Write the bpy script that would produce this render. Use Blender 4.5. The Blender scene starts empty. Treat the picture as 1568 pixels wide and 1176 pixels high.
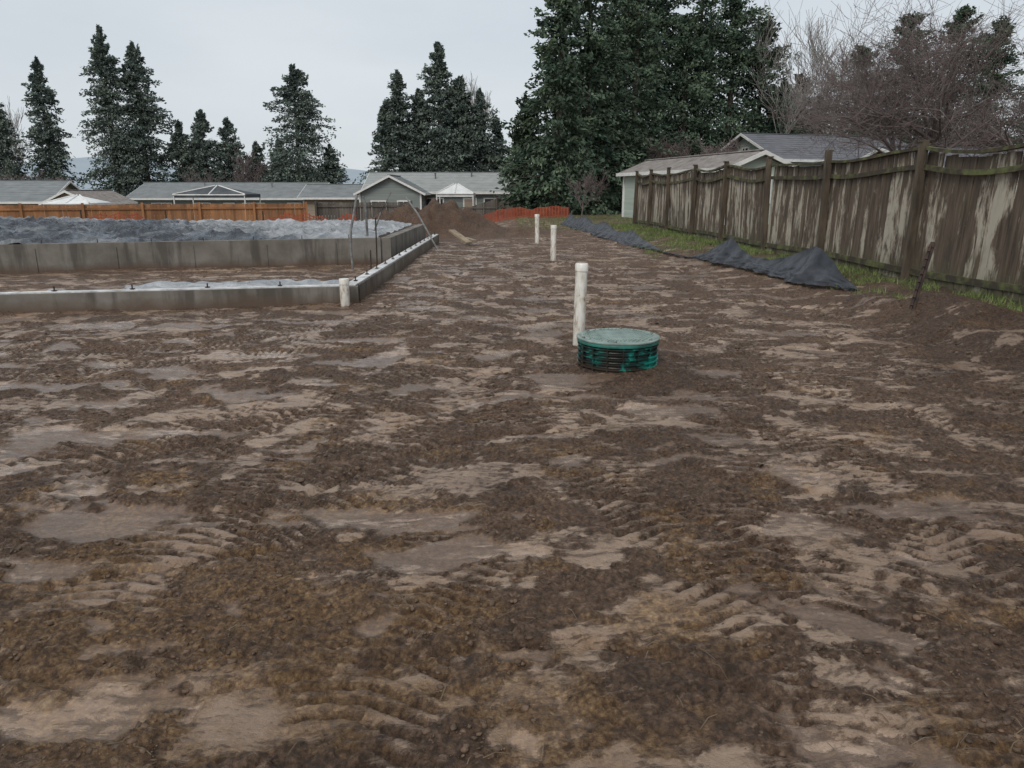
import bpy, math, random
import numpy as np
from mathutils import Vector, Matrix
random.seed(7)
S=bpy.context.scene
COL=S.collection

# ------------------------------------------------------------------ noise
def _h(ix,iy,seed):
    n=(ix.astype(np.int64)*374761393+iy.astype(np.int64)*668265263+seed*974634777)&0xffffffff
    n=((n^(n>>13))*1274126177)&0xffffffff
    return (n^(n>>16))&0xffffffff
def perlin(x,y,seed=0):
    x=np.asarray(x,float);y=np.asarray(y,float)
    ix=np.floor(x).astype(np.int64);iy=np.floor(y).astype(np.int64)
    fx=x-ix;fy=y-iy
    def g(a,b,dx,dy):
        t=_h(a,b,seed)*(2*math.pi/4294967296.0)
        return np.cos(t)*dx+np.sin(t)*dy
    u=fx*fx*fx*(fx*(fx*6-15)+10);v=fy*fy*fy*(fy*(fy*6-15)+10)
    a=g(ix,iy,fx,fy);b=g(ix+1,iy,fx-1,fy);c=g(ix,iy+1,fx,fy-1);d=g(ix+1,iy+1,fx-1,fy-1)
    return (a+(b-a)*u)*(1-v)+(c+(d-c)*u)*v
def fbm(x,y,o=4,seed=0,gain=.5):
    s=0;a=1.;f=1.
    for i in range(o):
        s=s+a*perlin(x*f+i*17.3,y*f-i*9.1,seed+i);a*=gain;f*=2.03
    return s
def sst(a,b,x):
    t=np.clip((np.asarray(x,float)-a)/(b-a),0,1);return t*t*(3-2*t)

def fence_x(y): return 6.15-.0623*(y-8.9)

def gz(x,y):
    """large-scale terrain height (metres)"""
    x=np.asarray(x,float);y=np.asarray(y,float)
    left=1-sst(-6,1,x); right8=1-sst(4,9,x)
    z=-1.9*sst(18,55,y)*left-1.1*sst(45,60,y)*(1-left)*right8
    fx=x-fence_x(y)
    z=z+.17*sst(-2.2,-.5,fx)*sst(-60,-20,-y)*(1+.35*perlin(x*1.4,y*.9,9)*sst(.2,-.6,fx))  # bank under the fence
    z=z+(.10+.16*perlin(x*1.7,y*1.5,10))*sst(-2.3,-1.5,fx)*sst(-.4,-1.1,fx)*(1-sst(9.2,10.6,y))*sst(3,6,y)
    r=np.sqrt(((x+3.3)/3.5)**2+((y-28.5)/2.4)**2)
    z=z+(1.08+.5*perlin(x*.7,y*.7,5)+.45*perlin(x*1.9,y*1.9,6)+.25*perlin(x*4,y*4,7))*(1-sst(.2,1.05,r))
    r=np.sqrt(((x+.1)/1.7)**2+((y-25.5)/1.2)**2)
    z=z+(.22+.25*perlin(x*2.1,y*2.1,8))*(1-sst(.2,1.,r))
    r=np.sqrt((x-1.25)**2+(y-6.30)**2)
    z=z+.05*(1-sst(.3,.9,r))
    return z
def gzf(x,y): return float(gz(x,y))

# ------------------------------------------------------------------ materials
def newmat(name):
    m=bpy.data.materials.new(name);m.use_nodes=True
    nt=m.node_tree;b=nt.nodes['Principled BSDF']
    return m,nt,b
def N(nt,t,**k):
    n=nt.nodes.new(t)
    for a,v in k.items(): setattr(n,a,v)
    return n
def ramp(nt,stops):
    n=nt.nodes.new('ShaderNodeValToRGB');e=n.color_ramp.elements
    while len(e)<len(stops): e.new(.5)
    for i,(p,c) in enumerate(stops):
        e[i].position=p;e[i].color=(*c,1) if len(c)==3 else c
    return n
def coords(nt,scale=(1,1,1)):
    tc=N(nt,'ShaderNodeTexCoord');mp=N(nt,'ShaderNodeMapping');mp.inputs['Scale'].default_value=scale
    nt.links.new(tc.outputs['Object'],mp.inputs['Vector']);return mp.outputs['Vector']
def noise(nt,vec,scale,detail=5,rough=.6,dist=0):
    n=N(nt,'ShaderNodeTexNoise');n.inputs['Scale'].default_value=scale;n.inputs['Detail'].default_value=detail
    n.inputs['Roughness'].default_value=rough;n.inputs['Distortion'].default_value=dist
    nt.links.new(vec,n.inputs['Vector']);return n.outputs['Fac']
def mixc(nt,f,a,b,mode='MIX'):
    n=N(nt,'ShaderNodeMix',data_type='RGBA',blend_type=mode)
    for s,v in ((n.inputs[0],f),(n.inputs[6],a),(n.inputs[7],b)):
        if hasattr(v,'is_linked') : nt.links.new(v,s)
        elif isinstance(v,(int,float)): s.default_value=v
        else: s.default_value=(*v,1)
    return n.outputs[2]
def math_(nt,op,a,b=0.0,clamp=False):
    n=N(nt,'ShaderNodeMath',operation=op,use_clamp=clamp)
    for s,v in ((n.inputs[0],a),(n.inputs[1],b)):
        if hasattr(v,'is_linked'): nt.links.new(v,s)
        else: s.default_value=v
    return n.outputs[0]
def mad(nt,a,b,c):
    n=math_(nt,'MULTIPLY_ADD',a,b);s=n.node.inputs[2]
    if hasattr(c,'is_linked'): nt.links.new(c,s)
    else: s.default_value=c
    return n
def attr(nt,name):
    return N(nt,'ShaderNodeAttribute',attribute_name=name).outputs['Fac']
def setbump(nt,b,h,strength,dist=.02):
    n=N(nt,'ShaderNodeBump');n.inputs['Strength'].default_value=strength;n.inputs['Distance'].default_value=dist
    nt.links.new(h,n.inputs['Height']);nt.links.new(n.outputs['Normal'],b.inputs['Normal'])
    return n
def nmat(name,c1,c2,scale=4,rough=.8,bump=.3,stretch=(1,1,1),var=.0,detail=6,lo=.35,hi=.65,bd=.02,metal=0,spec=None):
    m,nt,b=newmat(name);v=coords(nt,stretch);f=noise(nt,v,scale,detail)
    r=ramp(nt,[(lo,c1),(hi,c2)]);nt.links.new(f,r.inputs[0]);c=r.outputs[0]
    if var>0:
        k=mad(nt,attr(nt,'rnd'),var*2,1-var)
        cm=N(nt,'ShaderNodeCombineColor')
        for i in range(3): nt.links.new(k,cm.inputs[i])
        c=mixc(nt,1.0,c,cm.outputs[0],'MULTIPLY')
    nt.links.new(c,b.inputs['Base Color']);b.inputs['Roughness'].default_value=rough
    b.inputs['Metallic'].default_value=metal
    if spec is not None: b.inputs['Specular IOR Level'].default_value=spec
    if bump>0: setbump(nt,b,f,bump,bd)
    return m

M={}
def concrete_mat():
    m,nt,b=newmat('stained_concrete');v=coords(nt,(1,1,1));f=noise(nt,v,1.3,6,.65);v2=coords(nt,(1,1,.12));f2=noise(nt,v2,3.5,5,.6)
    r=ramp(nt,[(.3,(.095,.083,.068)),(.5,(.165,.15,.128)),(.7,(.24,.22,.195))]);nt.links.new(f,r.inputs[0])
    s=ramp(nt,[(.50,(0,)*3),(.62,(1,)*3)]);nt.links.new(f2,s.inputs[0])
    c=mixc(nt,math_(nt,'MULTIPLY',s.outputs[0],.72),r.outputs[0],(.055,.045,.035))
    sep=N(nt,'ShaderNodeSeparateXYZ');tc=N(nt,'ShaderNodeTexCoord');nt.links.new(tc.outputs['Object'],sep.inputs[0])
    q=mad(nt,f,.25,sep.outputs[2]);mr=ramp(nt,[(.15,(1,)*3),(.29,(0,)*3)]);nt.links.new(q,mr.inputs[0])
    c=mixc(nt,math_(nt,'MULTIPLY',mr.outputs[0],.85),c,(.10,.064,.043))
    nt.links.new(c,b.inputs['Base Color']);b.inputs['Roughness'].default_value=.75;setbump(nt,b,f,.3,.02);return m
M['concrete']=concrete_mat()
M['concrete_light']=nmat('sill_concrete',(.34,.34,.34),(.72,.73,.73),6,.6,.2)
def pvc_mat():
    m,nt,b=newmat('pvc_white');v=coords(nt,(1,1,.35));f=noise(nt,v,16,6,.7);v2=coords(nt);f2=noise(nt,v2,4,4)
    r=ramp(nt,[(.39,(.30,.23,.155)),(.47,(.66,.63,.56)),(.6,(.80,.79,.75))]);nt.links.new(mad(nt,f2,.25,mad(nt,f,.8,-.02)),r.inputs[0])
    sep=N(nt,'ShaderNodeSeparateXYZ');tc=N(nt,'ShaderNodeTexCoord');nt.links.new(tc.outputs['Object'],sep.inputs[0])
    mr=ramp(nt,[(.12,(1,)*3),(.44,(0,)*3)]);nt.links.new(mad(nt,f,.5,math_(nt,'ADD',sep.outputs[2],-.05)),mr.inputs[0])
    c=mixc(nt,math_(nt,'MULTIPLY',mr.outputs[0],.6),r.outputs[0],(.20,.145,.10))
    nt.links.new(c,b.inputs['Base Color']);b.inputs['Roughness'].default_value=.38;return m
M['pvc']=pvc_mat()
M['metal']=nmat('galvanised_metal',(.12,.12,.12),(.25,.25,.24),10,.5,.1,metal=.3)
M['rust']=nmat('rusty_steel',(.02,.014,.012),(.06,.035,.025),14,.8,.3)
M['silt']=nmat('silt_fabric',(.010,.012,.016),(.036,.040,.050),5,.32,.4,bd=.03)
M['stake']=nmat('wood_stake',(.10,.07,.045),(.2,.15,.1),8,.9,.3,(1,1,.2))
M['orange']=nmat('orange_mesh_plastic',(.24,.045,.02),(.36,.08,.03),3,.6,0)
M['cedar']=nmat('cedar_boards',(.19,.085,.035),(.36,.17,.07),1.6,.8,.2,(1,1,.3),var=.25)
M['greyboard']=nmat('grey_boards',(.07,.06,.05),(.16,.14,.12),1.6,.9,.2,(1,1,.3),var=.25)
M['lum']=nmat('lumber',(.20,.155,.11),(.36,.29,.20),5,.8,.2)
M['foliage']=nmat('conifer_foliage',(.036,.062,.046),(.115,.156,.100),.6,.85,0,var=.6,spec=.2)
M['foliage2']=nmat('conifer_foliage_hazed',(.080,.110,.098),(.155,.188,.155),.5,.9,0,var=.45,spec=.2)  # far conifers: distance haze painted in as a paler colour
M['brownfol']=nmat('brown_foliage',(.08,.075,.065),(.14,.13,.105),.9,.9,0,var=.4,spec=.2)
M['bark']=nmat('bark',(.05,.04,.034),(.11,.09,.07),5,.95,.3,(1,1,.3))
M['twig']=nmat('twigs',(.115,.088,.084),(.21,.17,.165),2,.9,0)
M['twig_pale']=nmat('pale_twigs',(.24,.22,.20),(.38,.36,.34),2,.9,0)
M['roof_grey']=nmat('grey_shingles',(.15,.17,.175),(.24,.26,.265),1.2,.7,.2,(1,1,3),lo=.3,hi=.7)
M['roof_pale']=nmat('pale_shingles',(.24,.26,.26),(.35,.37,.36),1.2,.7,.2,(1,1,3),lo=.3,hi=.7)
M['roof_dark']=nmat('dark_shingles',(.09,.095,.11),(.16,.165,.18),1.2,.7,.2,(1,1,3),lo=.3,hi=.7)
M['roof_brown']=nmat('mossy_shingles',(.19,.17,.155),(.38,.35,.33),2.6,.85,.3,lo=.3,hi=.7)
M['wall_green']=nmat('mint_siding',(.34,.40,.34),(.46,.52,.46),1,.8,.1,(.2,.2,6))
M['wall_grey']=nmat('grey_siding',(.17,.20,.19),(.25,.28,.27),1,.8,.1,(.2,.2,6))
M['wall_tan']=nmat('tan_siding',(.25,.2,.15),(.36,.3,.24),1,.8,.1,(.2,.2,6))
M['white']=nmat('white_trim',(.6,.6,.58),(.78,.78,.76),2,.6,0)
M['glass']=nmat('window_glass',(.02,.025,.03),(.05,.06,.07),1,.08,0)
M['canvas']=nmat('white_canvas',(.6,.62,.62),(.78,.8,.8),1,.7,.1)
M['canvas_dark']=nmat('dark_canvas',(.03,.04,.05),(.08,.09,.1),1,.7,.1)
M['grass']=nmat('grass_blades',(.075,.11,.030),(.19,.25,.075),2,.7,0,var=.4)
M['clod']=nmat('soil_clods',(.062,.038,.024),(.165,.108,.070),16,.75,.5,var=.3)
M['hill']=nmat('hill_forest_hazed',(.32,.38,.43),(.36,.42,.47),.05,1,0,spec=0)  # pale blue is air haze put into the hill's colour

def fence_mat():
    m,nt,b=newmat('weathered_fence_wood')
    v=coords(nt,(1,1,.10)); f1=noise(nt,v,14,6,.65)
    v2=coords(nt,(1,1,.22)); f2=noise(nt,v2,6.5,6,.75,.4)
    v3=coords(nt,(1,1,1)); f3=noise(nt,v3,1.1,3)
    r=ramp(nt,[(.3,(.042,.031,.022)),(.55,(.108,.080,.057)),(.8,(.19,.147,.107))]);nt.links.new(f1,r.inputs[0])
    s=math_(nt,'ADD',f2,math_(nt,'MULTIPLY',attr(nt,'rnd'),.22))
    s=math_(nt,'ADD',s,math_(nt,'MULTIPLY',f3,.30))
    sep=N(nt,'ShaderNodeSeparateXYZ');tc=N(nt,'ShaderNodeTexCoord');nt.links.new(tc.outputs['Object'],sep.inputs[0])
    zr=ramp(nt,[(.0,(.35,)*3),(.25,(.8,)*3),(.6,(1,)*3),(.88,(.35,)*3),(1,(.0,)*3)])
    zz=math_(nt,'DIVIDE',sep.outputs[2],2.0);nt.links.new(zz,zr.inputs[0])
    s=math_(nt,'ADD',s,math_(nt,'MULTIPLY',zr.outputs[0],.12))
    sr=ramp(nt,[(.86,(0,)*3),(.98,(1,)*3)]);nt.links.new(s,sr.inputs[0])
    fr=math_(nt,'MULTIPLY',sr.outputs[0],.85)
    c=mixc(nt,fr,r.outputs[0],(.46,.42,.34))
    g=ramp(nt,[(.52,(0,)*3),(.72,(1,)*3)]);nt.links.new(noise(nt,v3,2.3,4),g.inputs[0])
    lowz=ramp(nt,[(.10,(1,)*3),(.30,(0,)*3)]);nt.links.new(zz,lowz.inputs[0])
    c=mixc(nt,math_(nt,'MAXIMUM',math_(nt,'MULTIPLY',g.outputs[0],.22),math_(nt,'MULTIPLY',lowz.outputs[0],.45)),c,(.085,.095,.04))
    nt.links.new(c,b.inputs['Base Color']);b.inputs['Roughness'].default_value=.85
    setbump(nt,b,f1,.4,.01);return m
M['fence']=fence_mat()
M['rail']=nmat('mossy_rail_wood',(.05,.04,.028),(.12,.135,.048),5,.9,.4,(1,1,1),lo=.45,hi=.64)
M['fpost']=nmat('fence_post_wood',(.042,.032,.023),(.115,.09,.062),9,.9,.4,(1,1,.2))

def tarp_mat():
    m,nt,b=newmat('plastic_sheeting')
    v=coords(nt,(1,1,1));f=noise(nt,v,1.6,7,.7,1.6)
    a=attr(nt,'rnd')
    r=ramp(nt,[(.35,(.014,.017,.022)),(.5,(.045,.055,.07)),(.68,(.16,.19,.23))]);nt.links.new(f,r.inputs[0])
    r2=ramp(nt,[(.3,(.15,.17,.19)),(.5,(.31,.33,.35)),(.7,(.56,.58,.60))]);nt.links.new(f,r2.inputs[0])
    c=mixc(nt,a,r.outputs[0],r2.outputs[0])
    nt.links.new(c,b.inputs['Base Color']);b.inputs['Roughness'].default_value=.22
    setbump(nt,b,f,.9,.12);return m
M['tarp']=tarp_mat()

def riser_mat():
    m,nt,b=newmat('teal_ribbed_plastic')
    v=coords(nt,(1,1,1));f=noise(nt,v,5,5,.6,.5)
    r=ramp(nt,[(.44,(.014,.014,.011)),(.55,(.010,.036,.031)),(.62,(.01,.24,.19))]);nt.links.new(f,r.inputs[0])
    sep=N(nt,'ShaderNodeSeparateXYZ');tc=N(nt,'ShaderNodeTexCoord');nt.links.new(tc.outputs['Object'],sep.inputs[0])
    mr=ramp(nt,[(.10,(1,)*3),(.17,(0,)*3)]);nt.links.new(mad(nt,f,.15,sep.outputs[2]),mr.inputs[0])
    c=mixc(nt,math_(nt,'MULTIPLY',mr.outputs[0],.6),r.outputs[0],(.07,.045,.03))
    nt.links.new(c,b.inputs['Base Color']);b.inputs['Roughness'].default_value=.38
    return m
M['riser']=riser_mat()
M['rim']=nmat('teal_rim_plastic',(.015,.06,.05),(.03,.20,.165),6,.4,0)
M['lid']=nmat('lid_plastic',(.16,.215,.195),(.29,.37,.34),7,.30,.05)

def ground_mat():
    m,nt,b=newmat('wet_mud')
    v=coords(nt,(1,1,1));vs=coords(nt,(.38,1.25,1))
    n1=noise(nt,v,2.4,5,.7);n2=noise(nt,v,26,7,.78);n4=noise(nt,vs,13,6,.74,.9);n5=noise(nt,v,110,3,.7);n6=noise(nt,v,.55,3,.5)
    dv=N(nt,'ShaderNodeVectorMath',operation='ADD');cn=N(nt,'ShaderNodeTexNoise');cn.inputs['Scale'].default_value=14;cn.inputs['Detail'].default_value=2
    nt.links.new(v,cn.inputs['Vector']);sc=N(nt,'ShaderNodeVectorMath',operation='SCALE');sc.inputs['Scale'].default_value=.06;nt.links.new(cn.outputs['Color'],sc.inputs[0])
    nt.links.new(v,dv.inputs[0]);nt.links.new(sc.outputs[0],dv.inputs[1])
    vo=N(nt,'ShaderNodeTexVoronoi');vo.inputs['Scale'].default_value=44;nt.links.new(dv.outputs[0],vo.inputs['Vector'])
    crumb=math_(nt,'SUBTRACT',.75,vo.outputs['Distance'],True)
    nn=mad(nt,crumb,.22,mad(nt,n5,.25,mad(nt,n2,.62,-.055)))  # crumb term paints shade into the crevices between crumbs
    r=ramp(nt,[(.34,(.056,.032,.018)),(.46,(.145,.087,.053)),(.62,(.29,.188,.120))]);nt.links.new(nn,r.inputs[0])
    r2=ramp(nt,[(.35,(.80,.78,.76)),(.65,(1.22,1.2,1.16))]);nt.links.new(n1,r2.inputs[0])
    dark=mixc(nt,1.0,r.outputs[0],r2.outputs[0],'MULTIPLY')
    t=ramp(nt,[(.3,(.23,.152,.101)),(.5,(.38,.268,.188)),(.7,(.53,.400,.30))]);nt.links.new(mad(nt,n4,.6,mad(nt,n1,.4,0)),t.inputs[0])  # stretched noise paints ridge highlights into the tan as paler streaks
    sm=attr(nt,'m_smooth')
    e=mad(nt,math_(nt,'SUBTRACT',n2,.5),1.7,sm)
    e=mad(nt,math_(nt,'SUBTRACT',n4,.5),3.0,e)
    er=ramp(nt,[(.34,(0,)*3),(.84,(1,)*3)]);nt.links.new(e,er.inputs[0])
    c=mixc(nt,er.outputs[0],dark,t.outputs[0])
    ye=math_(nt,'MULTIPLY',attr(nt,'m_yellow'),.74)
    yr=ramp(nt,[(.36,(.105,.054,.020)),(.47,(.29,.168,.070)),(.60,(.54,.37,.18))]);nt.links.new(nn,yr.inputs[0])
    c=mixc(nt,ye,c,yr.outputs[0])
    gr=ramp(nt,[(.35,(.065,.062,.026)),(.65,(.16,.165,.068))]);nt.links.new(n2,gr.inputs[0])
    c=mixc(nt,math_(nt,'MULTIPLY',attr(nt,'m_grass'),.75),c,gr.outputs[0])
    wet=attr(nt,'m_wet')
    we=math_(nt,'MULTIPLY',wet,mad(nt,n4,1.2,.3),True)
    c=mixc(nt,math_(nt,'MULTIPLY',we,.4),c,(.34,.235,.165))
    r3=ramp(nt,[(.35,(.82,.80,.79)),(.65,(1.10,1.10,1.10))]);nt.links.new(n6,r3.inputs[0])
    c=mixc(nt,1.0,c,r3.outputs[0],'MULTIPLY')
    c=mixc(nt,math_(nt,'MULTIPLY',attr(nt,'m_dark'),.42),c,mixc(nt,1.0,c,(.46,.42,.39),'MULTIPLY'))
    nt.links.new(c,b.inputs['Base Color'])
    ro=mad(nt,er.outputs[0],-.26,.68);ro=mad(nt,we,-.25,ro)
    nt.links.new(math_(nt,'MAXIMUM',ro,.14),b.inputs['Roughness'])
    hh=mad(nt,n5,.30,n2);hh=mad(nt,n4,.8,hh);hh=mad(nt,crumb,.30,hh)
    amt=mad(nt,er.outputs[0],-.42,1.0);amt=math_(nt,'MULTIPLY',amt,mad(nt,we,-.70,1.0))
    hh=math_(nt,'MULTIPLY',hh,amt)
    setbump(nt,b,hh,1.0,.040)
    cw=mad(nt,er.outputs[0],.28,math_(nt,'MULTIPLY',we,.65))
    nt.links.new(math_(nt,'MINIMUM',cw,1.0),b.inputs['Coat Weight']);b.inputs['Coat Roughness'].default_value=.14;b.inputs['Coat IOR'].default_value=1.38
    b2=N(nt,'ShaderNodeBump');b2.inputs['Strength'].default_value=.7;b2.inputs['Distance'].default_value=.03
    nt.links.new(n4,b2.inputs['Height']);nt.links.new(b2.outputs['Normal'],b.inputs['Coat Normal'])
    return m
M['ground']=ground_mat()

# ------------------------------------------------------------------ mesh helpers
def np_obj(name,V,F,mats,mi=None,rnd=None,parent=None,smooth=False,attrs=None):
    V=np.asarray(V,np.float32);F=np.asarray(F,np.int32)
    k=F.shape[1];me=bpy.data.meshes.new(name)
    me.vertices.add(len(V));me.vertices.foreach_set('co',V.ravel())
    me.loops.add(F.size);me.loops.foreach_set('vertex_index',F.ravel())
    me.polygons.add(len(F));me.polygons.foreach_set('loop_start',np.arange(0,F.size,k,dtype=np.int32))
    me.polygons.foreach_set('loop_total',np.full(len(F),k,np.int32))
    if mi is not None: me.polygons.foreach_set('material_index',np.asarray(mi,np.int32))
    me.polygons.foreach_set('use_smooth',np.full(len(F),smooth,bool))
    for m in mats: me.materials.append(m)
    if rnd is not None:
        a=me.attributes.new('rnd','FLOAT','FACE');a.data.foreach_set('value',np.asarray(rnd,np.float32))
    if attrs:
        for n,d in attrs.items():
            a=me.attributes.new(n,'FLOAT','POINT');a.data.foreach_set('value',np.asarray(d,np.float32).ravel())
    me.update(calc_edges=True)
    o=bpy.data.objects.new(name,me);COL.objects.link(o)
    if parent: o.parent=parent
    return o
def empty(name,loc=(0,0,0),rz=0):
    e=bpy.data.objects.new(name,None);COL.objects.link(e);e.location=loc;e.rotation_euler=(0,0,rz);return e

class MB:
    def __init__(s): s.v=[];s.f=[];s.m=[];s.r=[]
    def add(s,vs,fs,mi=0,rnd=None):
        b=len(s.v);s.v+= [tuple(p) for p in vs];rnd=random.random() if rnd is None else rnd
        for f in fs: s.f.append(tuple(b+i for i in f));s.m.append(mi);s.r.append(rnd)
    def box(s,c,sz,R=None,mi=0,rnd=None,taper=1.0):
        hx,hy,hz=[q/2 for q in sz];vs=[]
        for z,t in ((-hz,1),(hz,taper)):
            for x,y in ((-hx,-hy),(hx,-hy),(hx,hy),(-hx,hy)):
                p=Vector((x*t,y*t,z))
                if R is not None: p=R@p
                vs.append(p+Vector(c))
        s.add(vs,[(3,2,1,0),(4,5,6,7),(0,1,5,4),(1,2,6,5),(2,3,7,6),(3,0,4,7)],mi,rnd)
    def tube(s,pts,rad,n=8,mi=0,cap=True,rnd=None):
        vs=[];fs=[];pts=[Vector(p) for p in pts]
        for i,p in enumerate(pts):
            d=(pts[min(i+1,len(pts)-1)]-pts[max(i-1,0)]).normalized()
            a=Vector((0,0,1)) if abs(d.z)<.9 else Vector((1,0,0))
            u=d.cross(a).normalized();w=d.cross(u)
            r=rad[i] if hasattr(rad,'__len__') else rad
            for k in range(n):
                t=2*math.pi*k/n;vs.append(p+u*math.cos(t)*r+w*math.sin(t)*r)
        for i in range(len(pts)-1):
            for k in range(n):
                k2=(k+1)%n;fs.append((i*n+k,i*n+k2,(i+1)*n+k2,(i+1)*n+k))
        if cap:
            fs.append(tuple(range(n))[::-1]);fs.append(tuple((len(pts)-1)*n+k for k in range(n)))
        s.add(vs,fs,mi,rnd)
    def lathe(s,prof,c=(0,0,0),n=64,mi=0):
        vs=[];fs=[]
        for r,z in prof:
            for k in range(n):
                t=2*math.pi*k/n;vs.append((c[0]+r*math.cos(t),c[1]+r*math.sin(t),c[2]+z))
        for i in range(len(prof)-1):
            for k in range(n):
                k2=(k+1)%n;fs.append((i*n+k,i*n+k2,(i+1)*n+k2,(i+1)*n+k))
        if prof[-1][0]>1e-4: fs.append(tuple((len(prof)-1)*n+k for k in range(n)))
        s.add(vs,fs,mi)
    def build(s,name,mats,parent=None,smooth=False,loc=None,rz=None,auto=None):
        me=bpy.data.meshes.new(name);me.from_pydata(s.v,[],s.f)
        for m in mats: me.materials.append(m)
        me.polygons.foreach_set('material_index',s.m)
        a=me.attributes.new('rnd','FLOAT','FACE');a.data.foreach_set('value',s.r)
        if smooth:
            me.polygons.foreach_set('use_smooth',[True]*len(s.f))
            try: me.set_sharp_from_angle(angle=math.radians(40))
            except Exception: pass
        me.update();o=bpy.data.objects.new(name,me);COL.objects.link(o)
        if parent: o.parent=parent
        if loc: o.location=loc
        if rz: o.rotation_euler[2]=rz
        return o

# ------------------------------------------------------------------ ground
GR={}
def build_ground():
    xs=[0.];
    while xs[-1]<6: xs.append(xs[-1]+(.014 if xs[-1]<2.2 else .020))
    while xs[-1]<520: xs.append(xs[-1]+max(.020,(xs[-1]-6)*.04+.020))
    xs=np.array([-q for q in xs[:0:-1]]+xs)
    ys=[-40,-20,-10,-5,-2.5,-1,0,.5,.9,1.2]
    while ys[-1]<40: ys.append(ys[-1]+max(.011,.0048*ys[-1]))
    while ys[-1]<900: ys.append(ys[-1]*1.035)
    ys=np.array(ys);X,Y=np.meshgrid(xs,ys)
    Z=gz(X,Y)
    fade=(1-sst(32,55,Y))*(1-sst(-1.2,-.2,X-fence_x(Y)))
    mound=1-sst(.8,1.3,np.sqrt(((X+3.0)/4.4)**2+((Y-27.8)/4.4)**2))
    wx=X+.30*fbm(X*1.1,Y*1.1,3,21);wy=Y+.30*fbm(X*1.1,Y*1.1,3,31)
    patch=fbm(wx*1.6,wy*2.3,5,41,.64)+.2*fbm(X*8,Y*11,2,44)
    edge=sst(1.0,6.,X-1.2)*.20            # right side is drier, looser soil
    loose=(1-sst(.35,1.1,np.hypot((X-1.3)*.8,Y-6.1)))*.4
    sm=sst(-.06,.38,patch-edge-loose-.02)*(1-mound)
    rng=np.random.default_rng(5)
    trk=np.zeros_like(Z);lug=np.zeros_like(Z)
    specs=[(-1.4,3.2,75),(-2.6,3.6,68),(2.0,3.2,98),(-.4,7.5,85),(1.8,9,92),(-3.4,7.4,30),(-1.2,5.5,55),
           (2.6,5.2,70),(3.0,8.2,104),(.4,12,90),(2.2,13,94),(-1.0,13,88),(1.2,18,90),(-.6,19,92),(2.6,20,95),(-4.5,7,8),(-5.,5.8,20),(1.2,2.3,60),(3.3,3.9,115),(-1.2,9.5,88),
           (-2.2,4.4,40),(-.3,6.1,100),(2.4,7.0,88),(-3.6,6.2,95),(3.6,10.5,98),(.9,10.5,86),(-4.6,8.0,60),(0,15.5,91),(3.2,15.5,96),(-.4,2.1,80),
           (-1.9,2.7,55),(-.5,4.3,65),(3.9,6.0,85),(.6,3.4,110),(1.5,4.6,82)]
    for (cx,cy,an) in specs:
        t=math.radians(an+rng.uniform(-6,6));L=rng.uniform(1.2,3.0)*(1+cy*.08)
        dx,dy=X-cx,Y-cy;s=dx*math.cos(t)+dy*math.sin(t);d=-dx*math.sin(t)+dy*math.cos(t)
        d=d+rng.uniform(-.06,.06)*s*s+.05*perlin(X*1.7,Y*1.7,77)
        band=sst(-.27,-.20,-np.abs(d))*sst(-L,-L*.7,-np.abs(s))
        band=band*sst(-.20,.15,fbm(X*2.4,Y*2.4,3,91)+.05)
        per=.072;ph=s/per+.9*np.abs(d)/.25+.6*perlin(X*4,Y*4,33)+1.2*perlin(X*1.1,Y*1.1,34)
        w=np.abs((ph%1)-.5)*2
        l=sst(.25,.6,w)
        lug=np.where(band>trk,l,lug);trk=np.maximum(trk,band)
    th=perlin(X*.45,Y*.45,61)*4.5
    ph=(Y*np.cos(th)+X*np.sin(th))*20+3.4*fbm(X*2.9,Y*2.9,4,62,.6)
    rip=1-np.abs((ph%1)*2-1);rip=rip**1.5*(.4+.9*sst(-.3,.3,perlin(X*5,Y*7,64)))
    rmask=sst(-.06,.24,fbm(X*1.5,Y*1.7,4,71,.6))*(1-trk)*(1-sst(4.5,8,Y))
    def billow(f,seed,a=1.): return np.abs(perlin(X*f,Y*f*a,seed))*2
    rough=(1-sm)
    h=.042*fbm(X*.45,Y*.45,3,11)+.016*fbm(X*1.3,Y*1.3,3,12)
    c=.009*billow(4.2,14,1.4)+.015*billow(9,15,1.3)+.015*billow(19,16)+.012*perlin(X*36,Y*36,17)
    h=h+c*(.30+.70*rough)*(1-.5*trk)
    h=h+sm*.008
    h=h+trk*(-.016+.022*lug)+rmask*.012*rip*(.45+.55*rough)
    fur=1-np.abs(perlin(X*.55+3,Y*.9,88))*2;h=h-.03*sst(.91,1.,fur)
    sm2=np.clip(sm*(1-.35*trk-.12*rmask)+trk*lug*.52-.14*trk*(1-lug)+rmask*rip*.36-.18*rmask*(1-rip),0,1)*(1-mound)
    wet=sst(.26,.36,fbm(wx*1.2+4,wy*2.6,4,101)+.16*perlin(X*6,Y*9,104)+.14*perlin(X*14,Y*20,105)-edge*.6+.08*(1-sst(-2,1.5,X)))*(1-mound)*(1-sst(12,30,Y)*.6)
    base=.042*fbm(X*.45,Y*.45,3,11)+.016*fbm(X*1.3,Y*1.3,3,12)+.004
    h=h*(1-.75*wet)+base*.75*wet
    h=h*fade
    fx=X-fence_x(Y)
    g=sst(-1.5,-.5,fx)*sst(9,12,Y)+sst(-.7,-.2,fx)
    g=g+sst(2.6,3.6,X)*sst(16.5,19,Y)*sst(0,.6,fx+1.9)
    g=g+sst(28,34,Y)*sst(.2,2.0,X)+sst(-.2,.4,fx)+sst(55,70,Y)+sst(-19,-26,X)
    g=np.clip(g,0,1)*sst(-.06,.34,fbm(X*1.4,Y*1.4,3,111)+.12*sst(0,1,fx)+.2*sst(28,40,Y))
    yn=fbm(X*2.0,Y*2.8,4,121,.62)
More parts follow.
